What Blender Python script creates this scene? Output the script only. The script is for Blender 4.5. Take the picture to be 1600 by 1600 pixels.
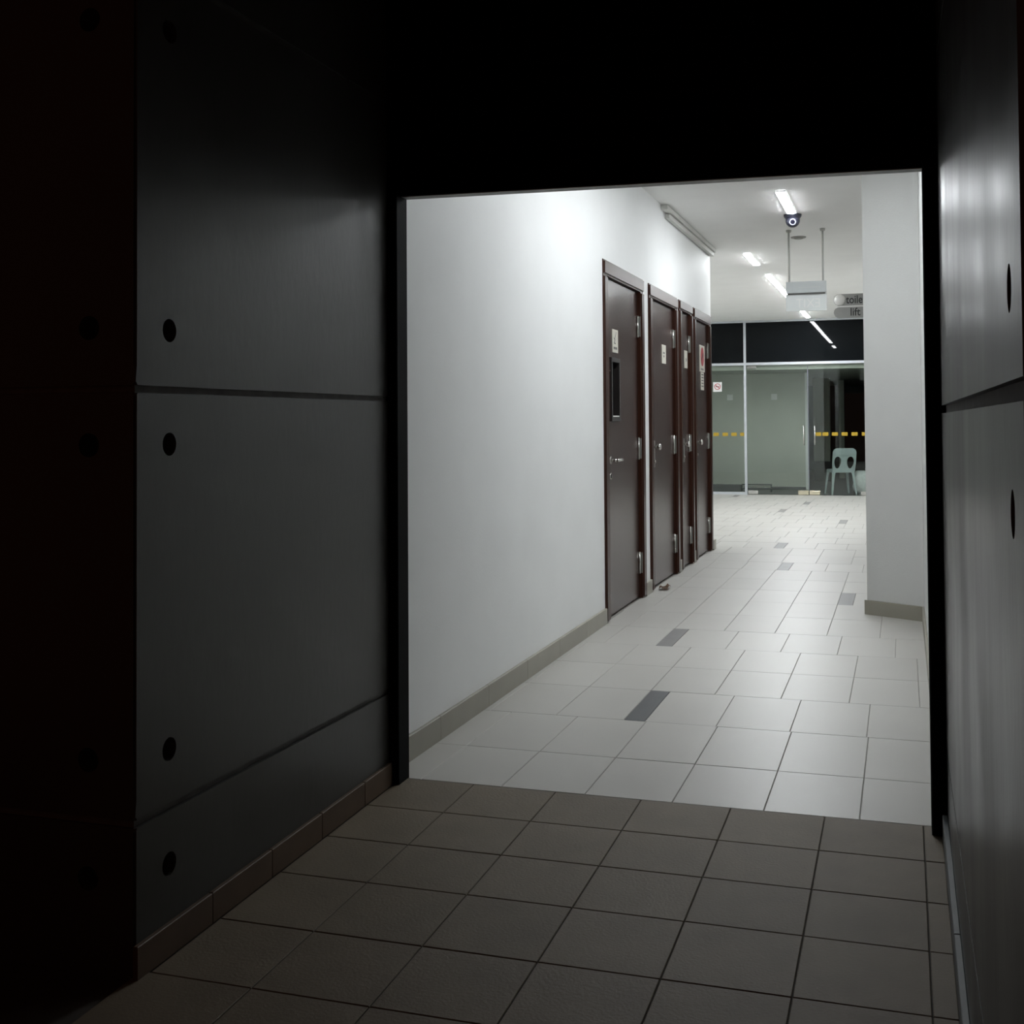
import bpy, bmesh, math, random
from mathutils import Vector, Matrix
from mathutils.geometry import tessellate_polygon

random.seed(7)
scene = bpy.context.scene
col = scene.collection
for o in list(bpy.data.objects):
    bpy.data.objects.remove(o)

# ------------------------------------------------------------------ camera
CAM_H = 1.30
F_PX, YAW, PITCH, ROLL, CX, CY = 1862.93, 0.31184, 0.02477, -0.006816, 809.55, 613.41
cam_data = bpy.data.cameras.new('camera')
cam = bpy.data.objects.new('camera', cam_data)
col.objects.link(cam)
_w = Vector((-math.sin(YAW) * math.cos(PITCH), math.cos(YAW) * math.cos(PITCH), math.sin(PITCH)))
_r0 = Vector((math.cos(YAW), math.sin(YAW), 0))
_u0 = _r0.cross(_w)
_r = math.cos(ROLL) * _r0 + math.sin(ROLL) * _u0
_u = _r.cross(_w)
cam.matrix_world = Matrix(((_r.x, _u.x, -_w.x, 0), (_r.y, _u.y, -_w.y, 0), (_r.z, _u.z, -_w.z, CAM_H), (0, 0, 0, 1)))
cam_data.sensor_fit = 'HORIZONTAL'
cam_data.sensor_width = 36.0
cam_data.lens = 36.0 * F_PX / 1600.0
cam_data.shift_x = (800 - CX) / 1600.0
cam_data.shift_y = -(800 - CY) / 1600.0
cam_data.clip_start = 0.02
scene.camera = cam

# ------------------------------------------------------------------ world, exposure
world = bpy.data.worlds.new('night')
scene.world = world
world.use_nodes = True
_bg = world.node_tree.nodes['Background']
_bg.inputs[0].default_value = (1.0, 0.34, 0.20, 1)
_bg.inputs[1].default_value = 0.014
vs = scene.view_settings
vs.view_transform = 'Standard'
vs.look = 'None'
vs.gamma = 1.0
vs.use_curve_mapping = False
vs.exposure = 1.0
scene.cycles.use_denoising = True
scene.cycles.max_bounces = 8
scene.cycles.diffuse_bounces = 5
scene.cycles.adaptive_threshold = 0.02
scene.cycles.transparent_max_bounces = 16

LAMP_HALL = 60.0        # strength of the tubes in the far hall
LAMP_PASSAGE = 62.0     # strength of the tubes in the passage

# ------------------------------------------------------------------ materials
MATS = {}
def mat(name, color, rough=0.5, metal=0.0, spec=0.5, noise=0.0, scale=8.0, stretch=(1, 1, 1), bump=0.0, bump_scale=60.0,
        rnd=0.0, emit=None, detail=4.0, rough_var=0.0, coat=0.0, world=False):
    m = bpy.data.materials.new(name)
    m.use_nodes = True
    nt = m.node_tree
    b = nt.nodes['Principled BSDF']
    b.inputs['Base Color'].default_value = (*color, 1)
    b.inputs['Roughness'].default_value = rough
    b.inputs['Metallic'].default_value = metal
    b.inputs['Specular IOR Level'].default_value = spec
    b.inputs['Coat Weight'].default_value = coat
    b.inputs['Coat Roughness'].default_value = 0.08
    tc = nt.nodes.new('ShaderNodeTexCoord')
    mp = nt.nodes.new('ShaderNodeMapping')
    mp.inputs['Scale'].default_value = stretch
    if world:      # pattern laid out in the place, so that tiles sharing a mesh differ
        ge = nt.nodes.new('ShaderNodeNewGeometry')
        nt.links.new(ge.outputs['Position'], mp.inputs['Vector'])
    else:
        nt.links.new(tc.outputs['Object'], mp.inputs['Vector'])
    src = None
    if noise > 0:
        n = nt.nodes.new('ShaderNodeTexNoise')
        n.inputs['Scale'].default_value = scale
        n.inputs['Detail'].default_value = detail
        nt.links.new(mp.outputs[0], n.inputs['Vector'])
        mr = nt.nodes.new('ShaderNodeMapRange')
        mr.inputs['From Min'].default_value = 0.25
        mr.inputs['From Max'].default_value = 0.75
        mr.inputs['To Min'].default_value = 1.0 - noise
        mr.inputs['To Max'].default_value = 1.0 + noise
        nt.links.new(n.outputs['Fac'], mr.inputs['Value'])
        src = mr.outputs[0]
        if rough_var > 0:
            rr = nt.nodes.new('ShaderNodeMapRange')
            rr.inputs['From Min'].default_value = 0.25
            rr.inputs['From Max'].default_value = 0.75
            rr.inputs['To Min'].default_value = rough - rough_var
            rr.inputs['To Max'].default_value = rough + rough_var
            nt.links.new(n.outputs['Fac'], rr.inputs['Value'])
            nt.links.new(rr.outputs[0], b.inputs['Roughness'])
    if rnd > 0:
        oi = nt.nodes.new('ShaderNodeObjectInfo')
        mr2 = nt.nodes.new('ShaderNodeMapRange')
        mr2.inputs['To Min'].default_value = 1.0 - rnd
        mr2.inputs['To Max'].default_value = 1.0 + rnd
        nt.links.new(oi.outputs['Random'], mr2.inputs['Value'])
        if src is None:
            src = mr2.outputs[0]
        else:
            mu = nt.nodes.new('ShaderNodeMath'); mu.operation = 'MULTIPLY'
            nt.links.new(src, mu.inputs[0]); nt.links.new(mr2.outputs[0], mu.inputs[1])
            src = mu.outputs[0]
    if src is not None:
        vm = nt.nodes.new('ShaderNodeVectorMath'); vm.operation = 'SCALE'
        vm.inputs[0].default_value = color
        nt.links.new(src, vm.inputs['Scale'])
        nt.links.new(vm.outputs[0], b.inputs['Base Color'])
    if bump > 0:
        n2 = nt.nodes.new('ShaderNodeTexNoise')
        n2.inputs['Scale'].default_value = bump_scale
        n2.inputs['Detail'].default_value = 3
        nt.links.new(mp.outputs[0], n2.inputs['Vector'])
        bp = nt.nodes.new('ShaderNodeBump')
        bp.inputs['Strength'].default_value = bump
        bp.inputs['Distance'].default_value = 0.004
        nt.links.new(n2.outputs['Fac'], bp.inputs['Height'])
        nt.links.new(bp.outputs[0], b.inputs['Normal'])
    if emit:
        b.inputs['Emission Color'].default_value = (*emit[0], 1)
        b.inputs['Emission Strength'].default_value = emit[1]
    MATS[name] = m
    return m

def glass_mat(name, tint):
    m = bpy.data.materials.new(name)
    m.use_nodes = True
    nt = m.node_tree
    nt.nodes.clear()
    out = nt.nodes.new('ShaderNodeOutputMaterial')
    mix = nt.nodes.new('ShaderNodeMixShader')
    fr = nt.nodes.new('ShaderNodeFresnel'); fr.inputs['IOR'].default_value = 1.5
    tr = nt.nodes.new('ShaderNodeBsdfTransparent'); tr.inputs[0].default_value = (*tint, 1)
    gl = nt.nodes.new('ShaderNodeBsdfGlossy'); gl.inputs['Roughness'].default_value = 0.0
    gl.inputs['Color'].default_value = (0.9, 0.95, 0.92, 1)
    nt.links.new(fr.outputs[0], mix.inputs[0])
    nt.links.new(tr.outputs[0], mix.inputs[1])
    nt.links.new(gl.outputs[0], mix.inputs[2])
    nt.links.new(mix.outputs[0], out.inputs[0])
    MATS[name] = m
    return m

mat('white_paint', (0.835, 0.845, 0.845), 0.55, noise=0.025, scale=2.5, bump=0.12, bump_scale=90)
mat('ceiling_paint', (0.90, 0.90, 0.885), 0.75, noise=0.02, scale=3)
mat('column_paint', (0.60, 0.605, 0.59), 0.6, noise=0.025, scale=2.5, bump=0.12, bump_scale=90)
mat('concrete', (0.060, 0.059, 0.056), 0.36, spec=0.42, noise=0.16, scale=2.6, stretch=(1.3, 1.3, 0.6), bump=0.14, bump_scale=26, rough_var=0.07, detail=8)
mat('groove_cement', (0.12, 0.115, 0.11), 0.8, noise=0.2, scale=20)
mat('tile_pale', (0.44, 0.428, 0.398), 0.40, noise=0.03, scale=1.7, rnd=0.03, bump=0.03, bump_scale=40, detail=2, world=True)
mat('tile_dark', (0.060, 0.064, 0.068), 0.42, noise=0.08, scale=8, rnd=0.1, world=True)
mat('tile_grey', (0.175, 0.17, 0.165), 0.40, noise=0.08, scale=8, rnd=0.1, world=True)
mat('tile_brown', (0.165, 0.133, 0.092), 0.62, spec=0.28, noise=0.10, scale=6, rnd=0.06, bump=0.25, bump_scale=120, detail=5, world=True)
mat('skirting_terracotta', (0.105, 0.064, 0.038), 0.6, noise=0.12, scale=10, rnd=0.08)
mat('grout', (0.055, 0.050, 0.042), 0.9, noise=0.15, scale=20)
mat('grout_pale', (0.30, 0.285, 0.26), 0.9, noise=0.15, scale=20)
mat('skirting_beige', (0.30, 0.285, 0.235), 0.4, noise=0.05, scale=7, rnd=0.03)
mat('skirting_grey', (0.13, 0.14, 0.145), 0.5, noise=0.08, scale=9)
mat('black_metal', (0.004, 0.004, 0.0042), 0.75, spec=0.08, noise=0.1, scale=12)
mat('worn_metal', (0.33, 0.32, 0.31), 0.55, metal=0.3, noise=0.35, scale=9, stretch=(0.5, 1, 1))
mat('door_laminate', (0.050, 0.028, 0.024), 0.27, noise=0.10, scale=5, stretch=(6, 6, 0.5), spec=0.5)
mat('door_frame_wood', (0.042, 0.016, 0.010), 0.30, noise=0.15, scale=6, stretch=(6, 6, 0.6), spec=0.20)
mat('steel', (0.62, 0.61, 0.58), 0.22, metal=1.0, noise=0.05, scale=20)
mat('brass_steel', (0.72, 0.66, 0.50), 0.25, metal=1.0, noise=0.08, scale=15)
mat('hinge_metal', (0.22, 0.22, 0.20), 0.45, metal=0.3, noise=0.1, scale=30)
mat('plate_cream', (0.66, 0.63, 0.55), 0.45, noise=0.03, scale=20)
mat('plate_white', (0.78, 0.77, 0.76), 0.4, noise=0.03, scale=20)
mat('print_black', (0.02, 0.02, 0.02), 0.6, noise=0.05, scale=30)
mat('print_red', (0.42, 0.02, 0.03), 0.5, noise=0.05, scale=30)
mat('dark_void', (0.010, 0.007, 0.006), 0.5, noise=0.1, scale=10)
mat('aluminium', (0.52, 0.54, 0.57), 0.38, metal=0.35, noise=0.04, scale=14)
mat('dark_glass', (0.004, 0.005, 0.006), 0.015, spec=0.14, noise=0.05, scale=1)
glass_mat('clear_glass', (0.93, 0.955, 0.935))
mat('yellow_tape', (0.40, 0.26, 0.010), 0.5, noise=0.04, scale=30)
mat('lamp_body', (0.75, 0.75, 0.75), 0.5, noise=0.02, scale=10)
mat('tube_hall', (0.9, 0.9, 0.9), 0.5, noise=0.01, scale=10, emit=((0.93, 0.97, 1.0), LAMP_HALL))
mat('tube_passage_long', (0.9, 0.9, 0.9), 0.5, noise=0.01, scale=10, emit=((0.93, 0.97, 1.0), LAMP_PASSAGE * 0.70))
mat('tube_passage', (0.9, 0.9, 0.9), 0.5, noise=0.01, scale=10, emit=((0.93, 0.97, 1.0), LAMP_PASSAGE))
mat('charcoal_plastic', (0.030, 0.031, 0.048), 0.32, noise=0.08, scale=30)
mat('lens_ring', (0.20, 0.20, 0.25), 0.35, noise=0.05, scale=30)
mat('lens_black', (0.008, 0.008, 0.014), 0.08, noise=0.05, scale=30)
mat('detector_plastic', (0.34, 0.33, 0.31), 0.6, noise=0.05, scale=30)
mat('rod_grey', (0.60, 0.60, 0.57), 0.5, noise=0.04, scale=30)
mat('sign_box', (0.50, 0.53, 0.53), 0.45, noise=0.03, scale=15)
mat('sign_acrylic', (0.72, 0.75, 0.74), 0.30, noise=0.02, scale=12)
mat('sign_letter_pale', (0.80, 0.81, 0.79), 0.45, noise=0.02, scale=12)
mat('sign_silver', (0.25, 0.25, 0.24), 0.42, metal=0.3, noise=0.06, scale=12)
mat('sign_disc', (0.62, 0.61, 0.59), 0.32, metal=0.2, noise=0.05, scale=14)
mat('trunking', (0.60, 0.60, 0.57), 0.5, noise=0.04, scale=15)
mat('chair_plastic', (0.56, 0.66, 0.68), 0.42, noise=0.04, scale=14)
mat('bag_plastic', (0.88, 0.92, 0.93), 0.5, noise=0.12, scale=18, bump=0.6, bump_scale=25)
mat('room_wall', (0.50, 0.52, 0.46), 0.6, noise=0.05, scale=2.5)
mat('room_dark', (0.06, 0.065, 0.07), 0.6, noise=0.15, scale=4)
mat('room_floor', (0.075, 0.08, 0.085), 0.35, noise=0.1, scale=6)
mat('scrap_brown', (0.20, 0.13, 0.085), 0.8, noise=0.35, scale=40)

# ------------------------------------------------------------------ helpers
BASE = {}
def finish(name, me, m, parent=None, smooth=False, props=None):
    if m is not None:
        me.materials.clear()
        me.materials.append(MATS[m])
    o = bpy.data.objects.new(name, me)
    col.objects.link(o)
    if parent is not None:
        o.parent = parent
        BASE[o.name] = BASE.get(parent.name, Vector((0, 0, 0)))
    if smooth:
        for p in me.polygons:
            p.use_smooth = True
    if props:
        for k, v in props.items():
            o[k] = v
    return o

def from_bm(name, bm, m, parent=None, smooth=False, props=None):
    bmesh.ops.recalc_face_normals(bm, faces=bm.faces)
    off = BASE.get(parent.name) if parent is not None else None
    if off is not None:
        bmesh.ops.translate(bm, verts=bm.verts, vec=-off)
    me = bpy.data.meshes.new(name)
    bm.to_mesh(me)
    bm.free()
    return finish(name, me, m, parent, smooth, props)

def add_box(bm, x0, x1, y0, y1, z0, z1):
    vs_ = [bm.verts.new(c) for c in ((x0, y0, z0), (x1, y0, z0), (x1, y1, z0), (x0, y1, z0), (x0, y0, z1), (x1, y0, z1), (x1, y1, z1), (x0, y1, z1))]
    for f in ((0, 3, 2, 1), (4, 5, 6, 7), (0, 1, 5, 4), (1, 2, 6, 5), (2, 3, 7, 6), (3, 0, 4, 7)):
        bm.faces.new([vs_[i] for i in f])
    return vs_

def box(name, x0, x1, y0, y1, z0, z1, m, parent=None, bevel=0.0, props=None, seg=2):
    bm = bmesh.new()
    add_box(bm, x0, x1, y0, y1, z0, z1)
    if bevel > 0:
        bmesh.ops.bevel(bm, geom=list(bm.edges), offset=bevel, segments=seg, affect='EDGES', profile=0.7)
    return from_bm(name, bm, m, parent, False, props)

def cyl(name, p0, p1, r0, m, parent=None, r1=None, seg=20, props=None):
    p0, p1 = Vector(p0), Vector(p1)
    r1 = r0 if r1 is None else r1
    bm = bmesh.new()
    d = p1 - p0
    bmesh.ops.create_cone(bm, cap_ends=True, segments=seg, radius1=r0, radius2=r1, depth=d.length)
    q = d.to_track_quat('Z', 'Y').to_matrix().to_4x4()
    bmesh.ops.transform(bm, verts=bm.verts, matrix=Matrix.Translation((p0 + p1) / 2) @ q)
    o = from_bm(name, bm, m, parent, False, props)
    for p in o.data.polygons:
        p.use_smooth = len(p.vertices) == 4
    return o

def lathe(name, prof, centre, m, parent=None, seg=28, props=None):
    bm = bmesh.new()
    rings = []
    for (r, z) in prof:
        rings.append([bm.verts.new((centre[0] + r * math.cos(a), centre[1] + r * math.sin(a), centre[2] + z)) for a in [2 * math.pi * k / seg for k in range(seg)]])
    for a, b in zip(rings, rings[1:]):
        for k in range(seg):
            bm.faces.new((a[k], a[(k + 1) % seg], b[(k + 1) % seg], b[k]))
    bm.faces.new(rings[0]); bm.faces.new(rings[-1])
    return from_bm(name, bm, m, parent, True, props)

def prism(name, outline, axis, a0, a1, m, parent=None, holes=(), props=None, xform=None):
    """outline in 2D (plus holes), extruded along axis from a0 to a1; triangulated so that concave shapes and holes hold."""
    loops = [list(outline)] + [list(h) for h in holes]
    def p3(u, v, a):
        return {'X': (a, u, v), 'Y': (u, a, v), 'Z': (u, v, a)}[axis]
    flat = [Vector((u, v, 0)) for L in loops for (u, v) in L]
    tris = tessellate_polygon([[Vector((u, v, 0)) for (u, v) in L] for L in loops])
    bm = bmesh.new()
    lo = [bm.verts.new(p3(q.x, q.y, a0)) for q in flat]
    hi = [bm.verts.new(p3(q.x, q.y, a1)) for q in flat]
    for t in tris:
        try:
            bm.faces.new([lo[i] for i in t]); bm.faces.new([hi[i] for i in reversed(t)])
        except ValueError:
            pass
    s = 0
    for L in loops:
        n = len(L)
        for k in range(n):
            i, j = s + k, s + (k + 1) % n
            bm.faces.new((lo[i], lo[j], hi[j], hi[i]))
        s += n
    if xform:
        for v in bm.verts:
            v.co = xform(v.co)
    return from_bm(name, bm, m, parent, False, props)

def empty(name, loc, props=None, rotz=0.0):
    o = bpy.data.objects.new(name, None)
    col.objects.link(o)
    o.location = loc
    o.rotation_euler = (0, 0, rotz)
    o.empty_display_size = 0.1
    BASE[o.name] = Vector(loc)
    if props:
        for k, v in props.items():
            o[k] = v
    return o

def ST(**k):
    d = {'kind': 'structure'}
    d.update(k)
    return d

def thing(label, cat, group=None):
    d = {'label': label, 'category': cat}
    if group:
        d['group'] = group
    return d

def text_mesh(name, body, size, m, parent, origin, right, up, depth=0.002, sx=1.0, align='LEFT', bold=0.0):
    """lettering as real raised geometry: origin is the lower left of the baseline, right/up are world directions."""
    cu = bpy.data.curves.new('lettering', 'FONT')
    cu.body = body
    cu.size = size
    cu.align_x = align
    cu.extrude = depth
    cu.offset = bold
    cu.resolution_u = 3
    tmp = bpy.data.objects.new('lettering_tmp', cu)
    col.objects.link(tmp)
    dg = bpy.context.evaluated_depsgraph_get()
    me = bpy.data.meshes.new_from_object(tmp.evaluated_get(dg))
    bpy.data.objects.remove(tmp)
    bpy.data.curves.remove(cu)
    R, U = Vector(right).normalized(), Vector(up).normalized()
    N = R.cross(U)
    off = BASE.get(parent.name, Vector((0, 0, 0)))
    for v in me.vertices:
        v.co = Vector(origin) + R * (v.co.x * sx) + U * v.co.y + N * v.co.z - off
    me.name = name
    return finish(name, me, m, parent)

CEIL = 3.06
GLASS_Y = 21.20
def wall_x(y):
    return -1.833 - 0.0025 * (y - 4.05)

# ================================================================== STRUCTURE
# ---- floors
floor = box('floor', -5.0, 3.0, 4.06, GLASS_Y + 0.2, -0.12, -0.0035, 'grout_pale', props=ST(label='pale tiled floor of the lit passage and hall'))
RAMP = 0.022
def ramp_z(y):
    return -RAMP * (4.06 - y)
bm = bmesh.new()
vv = add_box(bm, -4.2, 1.6, 0.4, 4.06, -0.3, 0.0)
for v in bm.verts:
    v.co.z = ramp_z(v.co.y) - (0.004 if v.co.z > -0.1 else 0.2)
floor_front = from_bm('floor_front', bm, 'grout', props=ST(label='brown tiled ramp before the shutter opening'))

tile_cache = {}
def tile_mesh(w, l, t=0.012, c=0.0018):
    key = (round(w, 3), round(l, 3))
    if key in tile_cache:
        return tile_cache[key]
    bm = bmesh.new()
    a, b = w / 2, l / 2
    r0 = [bm.verts.new((x, y, -t)) for x, y in ((-a, -b), (a, -b), (a, b), (-a, b))]
    r1 = [bm.verts.new((x, y, -c)) for x, y in ((-a, -b), (a, -b), (a, b), (-a, b))]
    r2 = [bm.verts.new((x, y, 0)) for x, y in ((-a + c, -b + c), (a - c, -b + c), (a - c, b - c), (-a + c, b - c))]
    for A, B in ((r0, r1), (r1, r2)):
        for k in range(4):
            bm.faces.new((A[k], A[(k + 1) % 4], B[(k + 1) % 4], B[k]))
    bm.faces.new(r2); bm.faces.new(list(reversed(r0)))
    me = bpy.data.meshes.new('tile')
    bm.to_mesh(me); bm.free()
    tile_cache[key] = me
    return me

def place_tile(name, parent, x0, x1, y0, y1, m, z=0.0, tilt=0.0, gap=0.0022):
    if x1 - x0 < 0.02 or y1 - y0 < 0.02:
        return None
    me = tile_mesh(x1 - x0 - gap, y1 - y0 - gap)
    if not me.materials:
        me.materials.append(None)
    o = bpy.data.objects.new(name, me)
    col.objects.link(o)
    o.parent = parent
    o.location = ((x0 + x1) / 2, (y0 + y1) / 2, z + random.uniform(-0.0004, 0.0004))
    o.rotation_euler = (tilt, random.uniform(-0.0012, 0.0012), 0)
    o.material_slots[0].link = 'OBJECT'
    o.material_slots[0].material = MATS[m]
    return o

# rows of the passage floor (edges along the passage) and the columns in each row
TW = 0.3078
edges = [4.06, 4.535, 5.115, 5.707, 6.28, 6.852, 7.445, 8.07, 8.70, 9.315, 9.95, 10.58, 11.15, 11.77, 12.385, 12.95]
e = 12.95
while e < GLASS_Y:
    e += 0.63 if e < 15 else 0.605
    edges.append(e)
edges[-1] = GLASS_Y + 0.1
dark_rows = {2: (-1.176, -1.083, 'tile_dark'), 5: (-1.383, -1.288, 'tile_grey'), 8: (-0.457, -0.352, 'tile_grey'),
             11: (-1.062, -0.963, 'tile_grey'), 14: (-1.274, -1.173, 'tile_grey')}
far_dark = [(-0.787, -0.695, 15.47, 16.07), (-1.712, -1.622, 17.26, 17.82), (-1.490, -1.402, 18.90, 19.47), (-2.805, -2.715, 20.54, 21.0)]
anchor = {0: -0.46, 1: -0.46, 3: -1.176, 4: -1.176, 6: -1.071, 7: -1.071, 9: -1.071, 10: -1.071, 12: -0.77, 13: -0.77}
def columns(k):
    """x edges of the tiles of row k between the passage walls"""
    if k in dark_rows:
        a, b, _ = dark_rows[k]
        L = [a - TW * i for i in range(0, 16)]
        R = [b + TW * i for i in range(0, 16)]
        return sorted(L), sorted(R)
    a = anchor.get(k, -1.274 + 0.09 * (k % 4))
    return (sorted(a + TW * i for i in range(-16, 17)),)
stuff_bm = bmesh.new()
for k in range(len(edges) - 1):
    y0, y1 = edges[k], edges[k + 1]
    near = y1 < 12.96
    if y1 < 8.5:
        lim0, lim1 = -1.845, 0.112
    elif near and y1 < 12.0:
        lim0, lim1 = -1.855, 2.98
    else:
        lim0, lim1 = -4.98, 2.98
    segs = []
    for L in columns(k):
        segs += list(zip(L, L[1:]))
    for (a, b) in segs:
        a2, b2 = max(a, lim0), min(b, lim1)
        if b2 - a2 < 0.025:
            continue
        if near and b2 < 0.35 and a2 > -1.9:
            place_tile('tile', floor, a2, b2, y0, y1, 'tile_pale')
        else:
            pieces = [(a2, b2, y0, y1)]
            for (da, db, dy0, dy1) in far_dark:            # cut the pale tiles round the inset dark ones
                nxt = []
                for (p, q, r, s) in pieces:
                    if q <= da or p >= db or s <= dy0 or r >= dy1:
                        nxt.append((p, q, r, s)); continue
                    if p < da: nxt.append((p, da, r, s))
                    if q > db: nxt.append((db, q, r, s))
                    if r < dy0: nxt.append((max(p, da), min(q, db), r, dy0))
                    if s > dy1: nxt.append((max(p, da), min(q, db), dy1, s))
                pieces = nxt
            for (p, q, r, s) in pieces:
                if q - p > 0.012 and s - r > 0.012:
                    add_box(stuff_bm, p + 0.002, q - 0.002, r + 0.002, s - 0.002, -0.02, 0.0)
    if k in dark_rows:
        a, b, m_ = dark_rows[k]
        place_tile('inset_tile', floor, a, b, y0, y1, m_)
for (a, b, y0, y1) in far_dark:
    place_tile('inset_tile', floor, a, b, y0, y1, 'tile_grey')
from_bm('far_tiles', stuff_bm, 'tile_pale', floor, props={'kind': 'stuff'})

# brown tiles of the ramp
rows_f = [4.06, 3.757, 3.458, 3.158, 2.833, 2.52, 2.21, 1.90, 1.59, 1.28]
cols_f = [0.102, 0.045] + [0.045 - 0.3062 * i for i in range(1, 11)]
for j in range(len(rows_f) - 1):
    for i in range(len(cols_f) - 1):
        x1, x0, y1, y0 = cols_f[i], cols_f[i + 1], rows_f[j], rows_f[j + 1]
        if y1 > 2.5 and x1 < -1.75:
            continue
        x0c = max(x0, -1.765) if y0 > 2.45 else x0
        place_tile('ramp_tile', floor_front, x0c, x1, y0, y1, 'tile_brown', z=ramp_z((y0 + y1) / 2), tilt=math.atan(RAMP), gap=0.003)

# ---- ceilings
box('ceiling', -5.0, 3.0, 4.06, GLASS_Y + 0.1, CEIL, CEIL + 0.15, 'ceiling_paint', props=ST(label='white painted ceiling of the passage'))
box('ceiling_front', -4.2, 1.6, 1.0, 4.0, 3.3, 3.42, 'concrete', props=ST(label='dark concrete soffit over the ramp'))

# ---- passage walls
doors = [(7.51, 8.76), (8.975, 10.18), (10.272, 10.94), (11.022, 12.04)]
FW = 0.10                       # face width of a door frame
D_TOP = 2.358
WEND = 12.17
out = [(4.02, 0.0)]
for (a, b) in doors:
    out += [(a + 0.03, 0.0), (a + 0.03, D_TOP - 0.03), (b - 0.03, D_TOP - 0.03), (b - 0.03, 0.0)]
out += [(WEND, 0.0), (WEND, CEIL), (4.02, CEIL)]
def lean(c):
    return Vector((wall_x(c.y) + c.x, c.y, c.z))
wall_left = prism('wall_left', out, 'X', -0.16, 0.0, 'white_paint', props=ST(label='white painted passage wall with a row of doors'), xform=lean)
prism('wall_right', [(0.115, 4.06), (0.115, 8.13), (-0.243, 8.34), (-0.243, 9.0), (3.1, 9.0), (3.1, 4.06)], 'Z', 0.0, CEIL, 'column_paint',
      props=ST(label='pale grey projecting wall with a slanted face'))
box('wall_hall_left', -5.1, -2.02, WEND - 0.14, WEND, 0, CEIL, 'white_paint', props=ST())
box('wall_hall_far_left', -5.15, -5.0, WEND, GLASS_Y + 0.1, 0, CEIL, 'white_paint', props=ST())
box('wall_hall_right', 3.0, 3.15, 9.0, GLASS_Y + 0.1, 0, CEIL, 'white_paint', props=ST())

# ---- skirtings of the passage: a run of tile pieces per stretch
def skirt_run(name, y_from, y_to, x_of, th, h, m, piece, inward=1, z_of=lambda y: 0.0, first=None, joint=0.003, label=None):
    root = empty(name, (x_of((y_from + y_to) / 2), y_from, z_of(y_from)), ST())
    if label:
        root['label'] = label
    ys = [y_from]
    if first:
        ys.append(first)
    while ys[-1] + piece < y_to - 0.05:
        ys.append(ys[-1] + piece)
    ys.append(y_to)
    for a, b in zip(ys, ys[1:]):
        bm = bmesh.new()
        add_box(bm, 0, th, a + joint / 2, b - joint / 2, 0, h)
        for v in bm.verts:
            v.co.x = x_of(v.co.y) + inward * v.co.x
            v.co.z += z_of(v.co.y)
        bmesh.ops.bevel(bm, geom=[e_ for e_ in bm.edges if all(abs(v.co.z - z_of(v.co.y) - h) < 1e-4 for v in e_.verts)], offset=0.002, segments=1, affect='EDGES')
        from_bm('skirting_tile', bm, m, root)
    return root
skirt_run('baseboard_left', 4.06, doors[0][0] - 0.002, wall_x, 0.016, 0.098, 'skirting_beige', 0.6, first=4.58, label='beige tile skirting under the white passage wall')
skirt_run('baseboard_between_doors', doors[0][1] + 0.002, doors[1][0] - 0.002, wall_x, 0.018, 0.098, 'skirting_beige', 0.6)
skirt_run('baseboard_between_narrow_doors', doors[1][1] + 0.002, doors[2][0] - 0.002, wall_x, 0.018, 0.105, 'skirting_beige', 0.6)
skirt_run('baseboard_before_last_door', doors[2][1] + 0.002, doors[3][0] - 0.002, wall_x, 0.018, 0.105, 'skirting_beige', 0.6)
skirt_run('baseboard_corner', doors[3][1] + 0.002, WEND + 0.016, wall_x, 0.03, 0.098, 'skirting_beige', 0.6)
skirt_run('baseboard_right', 4.08, 8.13, lambda y: 0.115, 0.014, 0.095, 'skirting_beige', 0.6, inward=-1)
bm = bmesh.new()
_a, _b = Vector((0.115, 8.13, 0)), Vector((-0.243, 8.34, 0))
_n = Vector((-0.21, -0.38, 0)).normalized() * 0.016
_t = (_b - _a).normalized() * 0.012
pts = [_a, _b + _t, _b + _t + _n, _a + _n]
lo = [bm.verts.new(p) for p in pts]; hi = [bm.verts.new(p + Vector((0, 0, 0.095))) for p in pts]
bm.faces.new(lo); bm.faces.new(hi)
for k in range(4):
    bm.faces.new((lo[k], lo[(k + 1) % 4], hi[(k + 1) % 4], hi[k]))
from_bm('baseboard_slanted', bm, 'skirting_beige', props=ST(label='beige skirting along the slanted wall face'))

# ---- concrete walls either side of the ramp
def circle(u, v, r, n=22):
    return [(u + r * math.cos(2 * math.pi * k / n), v + r * math.sin(2 * math.pi * k / n)) for k in range(n)]

def face_with_holes(bm, u0, u1, v0, v1, holes, r, depth, place, nrm):
    loops = [[(u0, v0), (u1, v0), (u1, v1), (u0, v1)]] + [circle(u, v, r) for u, v in holes]
    flat = [p for L in loops for p in L]
    tris = tessellate_polygon([[Vector((a, b, 0)) for a, b in L] for L in loops])
    V = [bm.verts.new(place(a, b)) for a, b in flat]
    for t in tris:
        bm.faces.new([V[i] for i in t])
    s = 4
    for L in loops[1:]:
        n = len(L)
        ring = V[s:s + n]
        cu = sum(p[0] for p in L) / n; cv = sum(p[1] for p in L) / n
        inner = [bm.verts.new(place(cu + (a - cu) * 0.86, cv + (b - cv) * 0.86) - nrm * depth) for a, b in L]
        for k in range(n):
            bm.faces.new((ring[k], ring[(k + 1) % n], inner[(k + 1) % n], inner[k]))
        bm.faces.new(inner)
        s += n

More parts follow.
